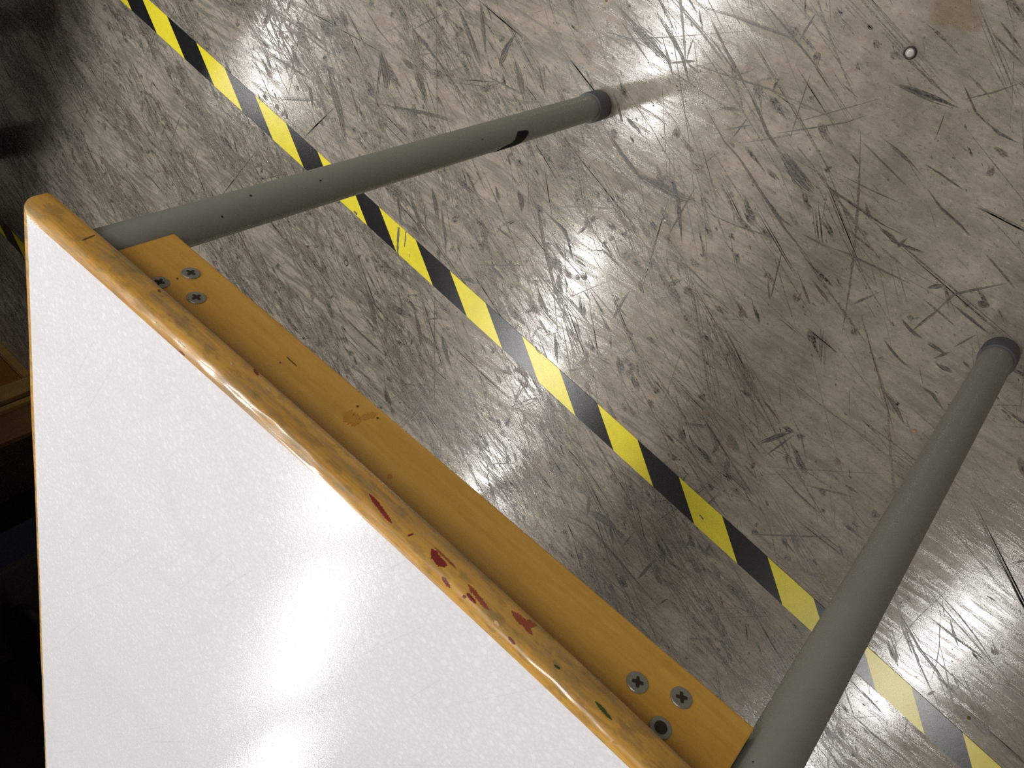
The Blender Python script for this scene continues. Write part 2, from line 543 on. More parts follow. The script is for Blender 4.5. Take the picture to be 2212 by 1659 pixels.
def side_strip(fx, sgn):
    p_, o_ = [], []
    for i in range(61):
        y = 0.0160 + (YB - 0.0160) * i / 60
        p_.append(Vector((fx(y), y, 0))); o_.append(Vector((sgn * 0.0095, 0.0002, 0)))
    o_[0] = Vector((sgn * 0.0085, 0.008, 0))
    return edge_strip(p_, o_)


ls = obj('edge_strip', side_strip(xleft, -1), M['lip'], table, smooth=True)
rs = obj('edge_strip', side_strip(xright, 1), M['lip'], table, smooth=True)
for o in (ls, rs):
    md = o.modifiers.new('es', 'EDGE_SPLIT'); md.split_angle = radians(50)
bs = obj('edge_strip', nbox(xleft(YB) - 0.007, xright(YB) + 0.007, YB - 0.010, YB, ZB, ZT, 0.002), M['lip'], table)

# aprons
AY = 0.012
front_apron = obj('apron', nbox(0.0178, 0.5508, AY - 0.020, AY, 0.651, ZB, 0.0012), M['apron'], table)
front_apron['label'] = 'amber front rail with screw heads near both ends'
yb2 = -1.20
obj('apron', nbox(xleft(yb2) + 0.062, xright(yb2) - 0.062, yb2 - 0.012, yb2 + 0.008, 0.651, ZB, 0.0012), M['apron'], table)
for fx, x0, sg in ((xleft, 0.0, 1), (xright, D, -1)):
    bm = bmesh.new()
    x1 = fx(yb2) + sg * 0.045
    for y, x in ((-0.02, x0), (yb2 + 0.02, x1)):
        for dx in (-0.009, 0.009):
            for z in (0.651, ZB):
                bm.verts.new((x + dx, y, z))
    v = list(bm.verts)
    for q in ((0, 1, 3, 2), (4, 6, 7, 5), (0, 4, 5, 1), (2, 3, 7, 6), (0, 2, 6, 4), (1, 5, 7, 3)):
        bm.faces.new([v[i] for i in q])
    bmesh.ops.recalc_face_normals(bm, faces=bm.faces)
    obj('apron', bm, M['apron'], table)

# legs with rubber feet
LR = 0.0168


def leg(x, y):
    bm = bmesh.new()
    lathe(bm, [(LR - 0.0004, 0.006), (LR, 0.010), (LR, 0.70), (LR, ZB - 0.0005)], 48)
    l = obj('leg', bm, M['legpaint'], table, smooth=True, loc=(x, y, 0))
    md = l.modifiers.new('es', 'EDGE_SPLIT'); md.split_angle = radians(50)
    bm = bmesh.new()
    lathe(bm, [(0.010, 0.0), (0.0165, 0.0006), (0.0188, 0.003), (0.0196, 0.008), (0.0196, 0.026), (0.0192, 0.0285), (0.0180, 0.0293), (0.0166, 0.0293), (0.0166, 0.012)], 48, cap1=False)
    f = obj('rubber_foot', bm, M['rubber'], l, smooth=True)
    md = f.modifiers.new('es', 'EDGE_SPLIT'); md.split_angle = radians(40)
    return l


legL = leg(0, 0); legR = leg(D, 0)
leg(xleft(yb2) + 0.045, yb2); leg(xright(yb2) - 0.045, yb2)

# scrap of black tape stuck round the left leg
bm = bmesh.new()
sp_ = [(31, .2025, .2035), (28, .190, .2040), (24, .1845, .2050), (14, .183, .2065), (0, .186, .2075), (-12, .188, .213), (-22, .1905, .226), (-40, .194, .231), (-70, .197, .233), (-110, .200, .236)]
rings = []
for k in range(len(sp_) - 1):
    a, b_ = sp_[k], sp_[k + 1]
    for q in range(4):
        s = q / 4
        th, z0, z1 = [a[i] + (b_[i] - a[i]) * s for i in range(3)]
        rings.append((th, z0, z1))
rings.append(sp_[-1])
vv = []
for th, z0, z1 in rings:
    for rr_ in (LR + 0.0006,):
        vv.append([bm.verts.new((rr_ * cos(radians(th)), rr_ * sin(radians(th)), z)) for z in (z0, z0 + (z1 - z0) / 2, z1)]
                  + [bm.verts.new(((LR - 0.0003) * cos(radians(th)), (LR - 0.0003) * sin(radians(th)), z)) for z in (z1, z0)])
for a, b_ in zip(vv, vv[1:]):
    for i in range(5):
        bm.faces.new((a[i], a[(i + 1) % 5], b_[(i + 1) % 5], b_[i]))
bm.faces.new(vv[0]); bm.faces.new(vv[-1][::-1])
bmesh.ops.recalc_face_normals(bm, faces=bm.faces)
o = obj('tape_scrap', bm, M['blacktape'], legL)
o['label'] = 'black scrap of tape low on the leg'


# screws in the front apron (axis +y)
def screw(x, z, rot, hole=False):
    bm = bmesh.new()
    R_ = 0.0067
    n = 28
    # countersunk head: rim ring, dished face, cross recess cut as darker pocket geometry
    prof = [(R_, -0.002), (R_, 0.0006), (R_ * 0.93, 0.0010), (R_ * 0.55, 0.0009)]
    rg = []
    for r, h in prof:
        rg.append([bm.verts.new((r * cos(2 * pi * i / n), h, r * sin(2 * pi * i / n))) for i in range(n)])
    for a, b_ in zip(rg, rg[1:]):
        for i in range(n):
            bm.faces.new((a[i], b_[i], b_[(i + 1) % n], a[(i + 1) % n]))
    bm.faces.new(rg[-1])
    bmesh.ops.recalc_face_normals(bm, faces=bm.faces)
    s = obj('screw', bm, M['zinc'], front_apron, loc=(x, AY, z))
    s.rotation_euler = (0, rot, 0)
    bm = bmesh.new()
    if hole:
        rg = [[bm.verts.new((r * cos(2 * pi * i / 20), h, r * sin(2 * pi * i / 20))) for i in range(20)] for r, h in ((0.0038, 0.0013), (0.0034, 0.0006))]
        bm.faces.new(rg[0][::-1]); bm.faces.new(rg[1])
        for i in range(20):
            bm.faces.new((rg[0][i], rg[0][(i + 1) % 20], rg[1][(i + 1) % 20], rg[1][i]))
        nm = 'socket_hole'
    else:
        a, b_ = 0.00105, 0.0034
        pl = [(a, a), (a * .8, b_), (-a * .8, b_), (-a, a), (-b_, a * .8), (-b_, -a * .8), (-a, -a), (-a * .8, -b_), (a * .8, -b_), (a, -a), (b_, -a * .8), (b_, a * .8)]
        t_ = [bm.verts.new((p[0], 0.0013, p[1])) for p in pl]; u_ = [bm.verts.new((p[0], 0.0005, p[1])) for p in pl]
        bm.faces.new(t_); bm.faces.new(u_[::-1])
        for i in range(12):
            bm.faces.new((t_[i], u_[i], u_[(i + 1) % 12], t_[(i + 1) % 12]))
        nm = 'cross_recess'
    bmesh.ops.recalc_face_normals(bm, faces=bm.faces)
    return s, nm, bm


recs = []
for x, z, rot, ho in ((0.0644, 0.6702, 0.3, 0), (0.0894, 0.6837, 0.1, 0), (0.0632, 0.6950, 0.6, 0), (0.4858, 0.6821, 0.5, 0), (0.5095, 0.6697, 0.6, 0), (0.5099, 0.6950, 0, 1)):
    s, nm, bm = screw(x, z, rot, ho)
    # the recess is a dark plate on the screw head: merged into the screw mesh as a second material
    me2 = bpy.data.meshes.new('tmp'); bm.to_mesh(me2); bm.free()
    b3 = bmesh.new(); b3.from_mesh(s.data); k = len(b3.faces)
    b3.from_mesh(me2); b3.faces.ensure_lookup_table()
    for f in b3.faces[k:]:
        f.material_index = 1
    b3.to_mesh(s.data); b3.free(); s.data.materials.append(M['recess'])
    bpy.data.meshes.remove(me2)

# ------------------------------------------------------------------ paint marks and stains on the wooden edge and rail
bpy.context.view_layer.update()


def bvh_of(o):
    b = bmesh.new(); b.from_mesh(o.data); b.transform(Matrix.Translation(o.location)); t = BVHTree.FromBMesh(b); b.free(); return t


def marks(name, mtl, parent, strokes, off=0.00025, step=2.0):
    """thin paint films: every stroke is a jagged ribbon laid on the surface of its parent"""
    tree = bvh_of(parent); bm = bmesh.new(); r = random.Random(int(strokes[0][0][0][0]) + len(strokes))
    for poly, wid in strokes:
        pl = [Vector(p) for p in poly]
        L = sum((b_ - a).length for a, b_ in zip(pl, pl[1:]))
        n = max(3, int(L / step))
        prev = None
        for k in range(n + 1):
            s = k / n * L; q = pl[0]; d = pl[-1] - pl[0]
            for a, b_ in zip(pl, pl[1:]):
                l = (b_ - a).length
                if s <= l or b_ is pl[-1]:
                    q = a + (b_ - a) * min(1, s / max(l, 1e-6)); d = b_ - a; break
                s -= l
            nn = Vector((-d.y, d.x)).normalized()
            e = min(1.0, 4 * k / n + 0.12, 4 * (n - k) / n + 0.12)
            wl = wid * 0.5 * e * (0.65 + 0.7 * r.random()); wr = wid * 0.5 * e * (0.65 + 0.7 * r.random())
            row = []
            for qq in (q - nn * wl, q, q + nn * wr):
                dr = ray(qq.x, qq.y).normalized()
                hit = tree.ray_cast(CAM, dr)
                row.append(hit[0] + hit[1] * off if hit[0] is not None else None)
            if prev and all(row) and all(prev):
                for i in range(2):
                    bm.faces.new([bm.verts.new(p) for p in (prev[i], prev[i + 1], row[i + 1], row[i])])
            prev = row
    bmesh.ops.remove_doubles(bm, verts=bm.verts, dist=1e-6)
    bmesh.ops.recalc_face_normals(bm, faces=bm.faces)
    bm.transform(Matrix.Translation(-parent.location))
    return obj(name, bm, mtl, parent)


red = [([(797, 1067), (815, 1090), (832, 1112), (846, 1131)], 11), ([(932, 1186), (938, 1200), (950, 1215), (960, 1226)], 20), ([(936, 1205), (965, 1222)], 14),
       ([(955, 1246), (972, 1270)], 8), ([(1000, 1286), (1006, 1292)], 7), ([(1008, 1281), (1020, 1295), (1028, 1304)], 9), ([(1098, 1375), (1112, 1393)], 7),
       ([(1160, 1345), (1176, 1357), (1192, 1367)], 7), ([(387, 757), (399, 768)], 4), ([(548, 797), (558, 812)], 7), ([(880, 1158), (893, 1153)], 5)]
pale_red = [([(1010, 1262), (1040, 1300), (1056, 1318)], 12), ([(1105, 1320), (1130, 1345), (1160, 1352)], 18), ([(1120, 1330), (1150, 1372)], 12), ([(938, 1182), (985, 1228)], 5), ([(1000, 1198), (1012, 1212)], 9)]
green = [([(1285, 1515), (1298, 1529), (1310, 1543), (1322, 1556)], 9), ([(1196, 1436), (1210, 1446)], 6)]
for lab_, mk_, of_, st__ in (('dark red paint splash', 'red', 0.00025, red), ('thin brownish red smear', 'redpale', 0.00018, pale_red), ('dark green paint smear', 'green', 0.00025, green)):
    for q in st__:
        o = marks('paint_splash', M[mk_], lip, [(q[0], q[1] * 0.8)], of_, 1.4); o['label'] = lab_
dents = [([(341, 626), (347, 632)], 5), ([(176, 520), (190, 514), (205, 508)], 3)]
o = marks('dent', M['darkmark'], lip, dents, 0.0002); o['kind'] = 'stuff'
pale_m = [([(330, 694), (338, 698)], 4), ([(383, 735), (400, 752)], 3), ([(575, 837), (585, 846)], 4), ([(497, 783), (503, 789)], 4), ([(443, 652), (452, 662)], 5), ([(1068, 1340), (1078, 1352)], 6), ([(1355, 1528), (1372, 1540)], 10)]
o = marks('scrape', M['pale'], lip, pale_m, 0.0002); o['kind'] = 'stuff'
st_ = [([(742, 892), (760, 905), (778, 912)], 26), ([(775, 905), (815, 893)], 12)]
st_.append(([(838, 1026), (847, 1032)], 10))
o = marks('wood_stain', M['stain'], front_apron, st_, 0.0002); o['label'] = 'brown blotches in the wood'; o['kind'] = 'stuff'
kn = [([(770, 876), (774, 880)], 6), ([(381, 604), (385, 600)], 4), ([(603, 783), (607, 784)], 3), ([(618, 770), (634, 785), (642, 792)], 2.5), ([(813, 902), (818, 905)], 5)]
o = marks('knot', M['darkmark'], front_apron, kn, 0.0002); o['kind'] = 'stuff'
spk = [([(538, 421), (545, 424)], 4), ([(478, 466), (482, 470)], 4), ([(690, 389), (694, 391)], 3), ([(1040, 300), (1044, 302)], 2)]
o = marks('paint_chip', M['recess'], legL, spk, 0.0002); o['kind'] = 'stuff'
o = marks('paint_chip', M['recess'], legR, [([(1625, 1645), (1628, 1648)], 4)], 0.0002)

# ------------------------------------------------------------------ hazard tape on the floor

def hazard(name, origin, u, low, black_first, width, off=0.0635, thick=0.0006):
    """striped adhesive tape: printed parallelograms, boundaries measured along its lower edge"""
    bm = bmesh.new(); n = len(low)
    u = Vector(u).normalized(); v = Vector((-u.y, u.x, 0)); o = Vector(origin)
    r = random.Random(5)
    rows = []
    for k, s in enumerate(low):
        a = o + u * s; b_ = o + u * (s - off) + v * width
        rows.append([bm.verts.new((a.x, a.y, 0.00002)), bm.verts.new((a.x, a.y, thick)), bm.verts.new((b_.x, b_.y, thick)), bm.verts.new((b_.x, b_.y, 0.00002))])
    for k in range(n - 1):
        A, B = rows[k], rows[k + 1]
        mi = 0 if (k % 2 == 0) == black_first else 1
        for i in range(3):
            f = bm.faces.new((A[i], B[i], B[i + 1], A[i + 1])); f.material_index = mi
    bm.faces.new(rows[0]); bm.faces.new(rows[-1][::-1])
    bmesh.ops.recalc_face_normals(bm, faces=bm.faces)
    ob = obj(name, bm, [M['black'], M['yellow']])
    return ob


LOWS = [0.0, .0807, .1678, .2568, .3405, .4274, .5138, .5990, .6845, .7593, .8506, .9332, 1.0166, 1.0995, 1.1821, 1.2640, 1.3471, 1.4304, 1.5146, 1.6003, 1.6840, 1.7685, 1.8526]
LOWS = [-.0845 * k for k in range(14, 0, -1)] + LOWS + [1.8526 + .0845 * k for k in range(1, 15)]
tape = hazard('hazard_tape', (-1.01868, -0.330965, 0), (0.994298, -0.106637, 0), LOWS, True, 0.0496)
tag(tape, 'black and yellow striped hazard tape running diagonally past the table legs', 'tape', 'striped floor tapes')
low2 = [-1.515 + 1.6 + .0875 * k for k in range(-14, 6)]
low2 = [q for q in low2 if q > -0.68]
tape2 = hazard('hazard_tape', (-1.6 - 1.515 + 1.515, -1.2475, 0), (0.994298, -0.106637, 0), low2, False, 0.050)
tag(tape2, 'shadowed striped hazard tape glimpsed at the far left beside the table corner', 'tape', 'striped floor tapes')

# ------------------------------------------------------------------ large scuffs traced from the floor, as thin rubber residue
def crop(x0, y0, k, items):
    return [([(x0 + X / k, y0 + Y / k) for X, Y in pl], w_ / k, sh) for pl, w_, sh in items]


N_HAIR, N_LINE, N_FLECK, N_BRUSH, N_DRAG = 21000, 8500, 70000, 14500, 2600
SC_ = []
SC_ += crop(1300, 0, 2.425, [
    ([(80, 20), (230, 200), (330, 300), (390, 400)], 60, .3), ([(250, 0), (340, 150), (420, 290), (480, 500)], 25, .6), ([(0, 160), (160, 210), (290, 270)], 14, .5),
    ([(460, 20), (700, 90), (980, 190), (1060, 260)], 18, .6), ([(840, 0), (990, 180), (1110, 330), (1180, 420)], 10, .6), ([(1120, 70), (1030, 220)], 14, .6),
    ([(560, 80), (640, 250), (720, 390), (790, 520)], 20, .6), ([(430, 330), (520, 520), (640, 740), (720, 830), (830, 1000), (960, 1200), (1080, 1350), (1150, 1500), (1250, 1640)], 18, .5),
    ([(740, 410), (800, 540), (870, 700), (960, 830)], 22, .5), ([(930, 790), (1000, 890), (1060, 970), (1120, 1020)], 85, .2), ([(900, 700), (1100, 670), (1280, 640), (1400, 600)], 12, .5),
    ([(940, 660), (1200, 590), (1480, 510)], 8, .6), ([(1500, 420), (1620, 470), (1800, 540), (1900, 580)], 40, .3), ([(1890, 430), (1960, 590), (2050, 680)], 12, .4),
    ([(1110, 340), (1050, 520), (970, 780)], 6, .6), ([(450, 325), (650, 390), (860, 460), (1080, 560), (1230, 630)], 12, .7), ([(1330, 710), (1450, 830), (1560, 940), (1640, 1010)], 10, .4),
    ([(1460, 720), (1560, 800), (1700, 940)], 16, .4), ([(1680, 850), (1800, 930), (1900, 1000)], 14, .4), ([(1240, 910), (1420, 1000), (1600, 1080)], 8, .6),
    ([(1130, 940), (1300, 1060), (1480, 1180), (1620, 1250)], 16, .4), ([(1540, 1300), (1610, 1240)], 18, .1), ([(1480, 1250), (1700, 1330)], 22, .3),
    ([(1690, 960), (1780, 1090), (1880, 1180), (1950, 1260)], 16, .5), ([(0, 640), (100, 800), (180, 900), (270, 1010)], 24, .5), ([(160, 900), (280, 960), (430, 1040), (520, 1060)], 50, .3),
    ([(360, 900), (400, 1050), (420, 1290)], 24, .2), ([(500, 960), (340, 1250)], 8, .4), ([(520, 1100), (700, 1180), (950, 1260)], 8, .4), ([(830, 990), (920, 1130), (1040, 1220)], 18, .4),
    ([(1040, 1220), (1190, 1300)], 8, .5), ([(1100, 1460), (1200, 1600)], 16, .4), ([(1440, 1180), (1560, 1280)], 26, .3), ([(1700, 1510), (1800, 1490)], 30, .3),
    ([(1740, 1640), (1850, 1540), (2130, 1480)], 12, .4), ([(1960, 1580), (2030, 1610)], 40, .2), ([(2000, 1320), (2090, 1420), (2180, 1530)], 12, .5),
    ([(2080, 100), (2140, 180), (2210, 270)], 16, .4), ([(2030, 160), (2212, 340)], 14, .6), ([(1800, 580), (1740, 740)], 10, .5), ([(1900, 520), (2060, 480), (2212, 430)], 12, .6),
    ([(1980, 600), (2080, 700), (2212, 760)], 20, .5), ([(1260, 440), (1350, 520)], 9, .3), ([(590, 560), (740, 580)], 26, .7), ([(680, 730), (770, 610)], 9, .5),
    ([(640, 680), (800, 650)], 7, .6), ([(880, 1580), (870, 1450)], 7, .6), ([(880, 1580), (950, 1290)], 7, .6), ([(1300, 800), (1360, 880)], 10, .6),
    ([(1150, 1280), (1290, 1330), (1640, 1500)], 10, .6), ([(300, 1350), (430, 1380), (620, 1560)], 10, .6), ([(100, 110), (250, 330)], 10, .6), ([(560, 180), (700, 380)], 9, .7)])
SC_ += crop(500, 0, 3.16, [
    ([(450, 130), (580, 260), (660, 330)], 14, .5), ([(590, 130), (640, 200), (700, 270)], 60, .4), ([(410, 320), (440, 420), (490, 480)], 40, .3), ([(640, 400), (680, 560), (740, 760), (790, 1000)], 60, .4),
    ([(1010, 330), (1060, 520), (1060, 620)], 70, .3), ([(1160, 390), (1260, 490)], 40, .3), ([(1250, 460), (1300, 600), (1340, 730)], 55, .2), ([(980, 700), (1100, 730), (1300, 770), (1420, 800), (1580, 860)], 25, .4),
    ([(1540, 40), (1600, 180), (1680, 380), (1750, 540)], 40, .4), ([(1690, 0), (1720, 200), (1740, 420)], 36, .4), ([(1940, 220), (1880, 330), (1830, 430), (1860, 490)], 50, .2), ([(1930, 400), (1970, 540), (2000, 650)], 50, .4),
    ([(2090, 420), (2150, 690)], 20, .5), ([(1110, 40), (1250, 210), (1400, 400), (1520, 570), (1650, 750), (1690, 830)], 16, .5), ([(280, 670), (500, 680), (660, 680)], 16, .4), ([(880, 0), (1000, 200), (1160, 390)], 12, .6),
    ([(1400, 0), (1400, 500), (1405, 900)], 5, .7), ([(800, 560), (870, 800)], 14, .6), ([(740, 60), (800, 200)], 40, .5), ([(1340, 550), (1600, 450)], 8, .7), ([(1700, 590), (1900, 680), (2100, 710)], 14, .7),
    ([(440, 180), (620, 330), (760, 420)], 12, .6), ([(250, 360), (420, 470), (560, 560)], 12, .6), ([(860, 640), (960, 760), (1150, 870)], 14, .7), ([(1000, 800), (1040, 900)], 30, .6), ([(530, 560), (560, 760)], 30, .6), ([(930, 600), (960, 660)], 16, .6)])
SC_ += crop(740, 400, 3.318, [
    ([(640, 0), (670, 150), (690, 280)], 40, .4), ([(700, 120), (740, 380), (740, 500)], 24, .5), ([(1090, 0), (1130, 120)], 30, .3), ([(1250, 20), (1280, 100), (1290, 200)], 48, .2),
    ([(1310, 0), (1400, 180), (1440, 400), (1500, 650), (1560, 900)], 30, .5), ([(150, 700), (200, 830), (240, 1000), (270, 1080)], 40, .4), ([(330, 850), (400, 900), (480, 950)], 50, .5), ([(510, 880), (550, 1050), (570, 1180)], 30, .4),
    ([(0, 930), (150, 1080), (330, 1250)], 14, .5), ([(700, 1040), (740, 1200), (790, 1340)], 40, .4), ([(290, 1440), (350, 1600)], 40, .4), ([(850, 1170), (960, 1300)], 16, .5), ([(1920, 980), (2060, 760)], 24, .4),
    ([(1940, 830), (2050, 960)], 14, .3), ([(1460, 200), (1600, 330), (1660, 560)], 24, .4), ([(1420, 160), (1560, 300), (1700, 500)], 16, .4), ([(1100, 290), (1220, 400)], 16, .4), ([(1660, 520), (1760, 600)], 16, .4), ([(590, 965), (720, 950)], 14, .5),
    ([(390, 0), (420, 280)], 30, .5), ([(470, 60), (580, 330)], 26, .6), ([(1040, 560), (1180, 700)], 30, .5), ([(1080, 680), (1110, 760)], 30, .4), ([(900, 570), (1100, 575), (1370, 570)], 10, .6), ([(660, 740), (660, 1640)], 6, .6), ([(1520, 1040), (1540, 1290)], 26, .5), ([(1680, 1300), (1770, 1220)], 40, .6), ([(860, 660), (960, 700)], 30, .6)])
SC_ += crop(1200, 820, 2.962, [
    ([(880, 150), (970, 280), (1150, 570)], 14, .3), ([(1280, 420), (1400, 370), (1530, 330)], 34, .2), ([(1170, 60), (1260, 110)], 30, .4), ([(1300, 100), (1360, 170), (1450, 290)], 14, .5), ([(1450, 300), (1530, 340)], 40, .3),
    ([(1330, 500), (1540, 340)], 12, .4), ([(680, 830), (780, 700), (870, 560)], 12, .3), ([(810, 980), (940, 840), (1070, 700)], 12, .4), ([(490, 1300), (560, 1240), (650, 1140)], 14, .3), ([(200, 830), (350, 920), (420, 980)], 54, .3),
    ([(340, 860), (370, 1080)], 16, .3), ([(0, 840), (210, 930), (500, 1270), (700, 1500)], 14, .5), ([(1380, 560), (1540, 720), (1780, 940)], 12, .6), ([(1540, 660), (1940, 760)], 14, .7), ([(1100, 500), (1270, 750)], 10, .6),
    ([(1440, 1000), (1560, 1150)], 10, .4), ([(1820, 650), (1950, 740)], 16, .5), ([(1200, 540), (1300, 650)], 8, .6), ([(220, 740), (200, 880)], 20, .5), ([(380, 560), (560, 700)], 10, .6), ([(1240, 990), (1800, 1010)], 9, .7), ([(1000, 1040), (940, 1130)], 14, .6), ([(720, 1400), (660, 1440)], 10, .4), ([(1270, 1480), (1290, 1550)], 20, .6)])
SC_ += crop(1750, 1250, 4.056, [
    ([(700, 180), (840, 400), (960, 620), (1100, 800), (1200, 950), (1310, 1160)], 26, .6), ([(790, 360), (1080, 780)], 12, .7), ([(980, 280), (1290, 530), (1460, 650), (1700, 880)], 16, .5), ([(1130, 130), (1300, 310), (1450, 500), (1660, 820)], 9, .5),
    ([(1140, 150), (1130, 600), (1100, 760), (1020, 1010)], 7, .5), ([(1290, 20), (950, 340), (660, 680)], 9, .6), ([(170, 1120), (400, 1220), (570, 1380), (730, 1500), (880, 1640)], 16, .5), ([(280, 1160), (220, 1330), (150, 1640)], 10, .5),
    ([(800, 510), (1100, 720), (1600, 1170)], 9, .7), ([(1020, 1030), (1100, 980)], 24, .5), ([(820, 130), (900, 230)], 26, .5), ([(1550, 1270), (1580, 1420)], 22, .5), ([(370, 1300), (420, 1360)], 14, .4), ([(1540, 150), (1640, 200)], 16, .5), ([(1350, 1180), (1560, 1400)], 10, .6)])
SC_ += crop(1900, 650, 5.529, [
    ([(250, 200), (400, 380), (560, 480)], 60, .4), ([(300, 410), (400, 350), (780, 40)], 34, .5), ([(540, 480), (700, 580), (800, 640)], 60, .3), ([(620, 700), (760, 640), (860, 600)], 40, .4), ([(650, 720), (760, 800), (900, 850)], 70, .3),
    ([(0, 400), (230, 690), (420, 860)], 40, .5), ([(440, 980), (640, 1120), (790, 1340)], 44, .4), ([(0, 1000), (150, 1200), (300, 1500)], 60, .4), ([(860, 40), (1100, 220), (1340, 410)], 40, .1), ([(870, 560), (1170, 390)], 22, .5), ([(990, 720), (1090, 810)], 30, .4), ([(1200, 20), (1320, 60)], 60, .4), ([(1440, 1280), (1530, 1360)], 16, .4)])

SV, SF, SS, SOLID = [], [], [], [0.0]          # vertices, faces, shade per face of every stroke
r = random.Random(11)


def stroke(pts_, hw, shd, z, rag=0.9):
    """one tapering, ragged ribbon along pts_ (x, y)"""
    n = len(pts_) - 1
    for i in range(n + 1):
        x, y = pts_[i]
        x0, y0 = pts_[max(0, i - 1)]; x1, y1 = pts_[min(n, i + 1)]
        dx, dy = x1 - x0, y1 - y0
        l = math.hypot(dx, dy) or 1e-9
        tp = min(1.0, 3.0 * i / n + 0.06, 3.0 * (n - i) / n + 0.06)
        h = hw * tp * (1 - rag / 2 + rag * r.random())
        nx, ny = -dy / l * h, dx / l * h
        SV.append((x - nx, y - ny, z)); SV.append((x + nx, y + ny, z))
        if i:
            k = len(SV)
            SF.append((k - 4, k - 2, k - 1, k - 3)); SS.append((shd, SOLID[0]))


def bundle(pl, W_, sh, step=0.003, strand=0.0009, maxn=40):
    """a brush-like scuff: strands of different reach side by side"""
    seg = [(pl[i], pl[i + 1], (pl[i + 1] - pl[i]).length) for i in range(len(pl) - 1)]
    L = sum(q[2] for q in seg)

    def pos(s):
        s = max(0, min(1, s)) * L
        for a_, b_, l in seg:
            if s <= l or b_ is pl[-1]:
                d = (b_ - a_) / (l or 1e-9)
                return a_ + d * min(s, l), d
            s -= l
    nb = max(1, min(maxn, int(W_ / strand)))
    for k in range(nb):
        off = ((k + 0.5) / nb - 0.5) * W_ * 0.85 + (r.random() - 0.5) * W_ / nb * 0.6
        edge = abs(off) / (W_ * 0.5 + 1e-9)
        q_ = 0.12 + 0.42 * edge * (nb > 2)
        s0 = r.random() * q_; s1 = 1 - r.random() * q_
        hw = W_ / nb * (0.20 + 0.36 * r.random())
        n = max(3, int((s1 - s0) * L / step))
        shd = min(1, max(0, sh + (r.random() - 0.5) * 0.4)); z = 0.0002 + r.random() * 0.00015
        wob = (r.random() - 0.5) * W_ * 0.10
        P2 = []
        for i in range(n + 1):
            q, d = pos(s0 + (s1 - s0) * i / n)
            tp = min(1, 3.2 * i / n, 3.2 * (n - i) / n)
            o_ = off * (0.5 + 0.5 * tp) + wob * sin(2.5 * i / n)
            P2.append((q.x - d.y * o_, q.y + d.x * o_))
        stroke(P2, hw, shd, z)


SOLID[0] = 0.8
for poly, wid, sh in SC_:
    pl = [at(*p) for p in poly]
    scale = (at(poly[0][0] + 1, poly[0][1] - 1) - at(*poly[0])).length / 1.4142
    bundle(pl, wid * scale, sh * 0.75)
SOLID[0] = 0.0

# everyday wear: thousands of hair scratches, lines and short brush scuffs, thicker towards the tables
ph = [(r.uniform(5, 16), r.uniform(16, 60), r.uniform(0, 6)) for _ in range(14)]
CH, SH = cos(radians(-32)), sin(radians(-32))


def clump(x, y):
    """patches 5 to 40 cm long, drawn out along the main direction of the scuffs"""
    u, v = x * CH + y * SH, -x * SH + y * CH
    q = sum(sin(a_ * u + c_) * sin(b_ * v + 2 * c_) for a_, b_, c_ in ph)
    q = min(1.0, max(0.0, 0.5 + q * 0.16))
    return 0.06 + 0.94 * q * q * (3 - 2 * q)


def wear(x, y):
    t = min(1.0, max(0.0, (-x - 0.9 * y + 0.55) / 1.2))
    k = t * t * (3 - 2 * t)
    m_ = 1.0
    if x > 1.15: m_ *= max(0.15, 1 - (x - 1.15))
    if y > 0.55: m_ *= max(0.15, 1 - (y - 0.55))
    if x < -1.8: m_ *= max(0.15, 1 - (-1.8 - x))
    return (0.15 + 0.85 * k) * m_


def heading():
    u = r.random()
    return r.gauss(-33, 10) if u < 0.52 else (r.gauss(-12, 8) if u < 0.80 else (r.gauss(-50, 7) if u < 0.90 else r.uniform(0, 100)))


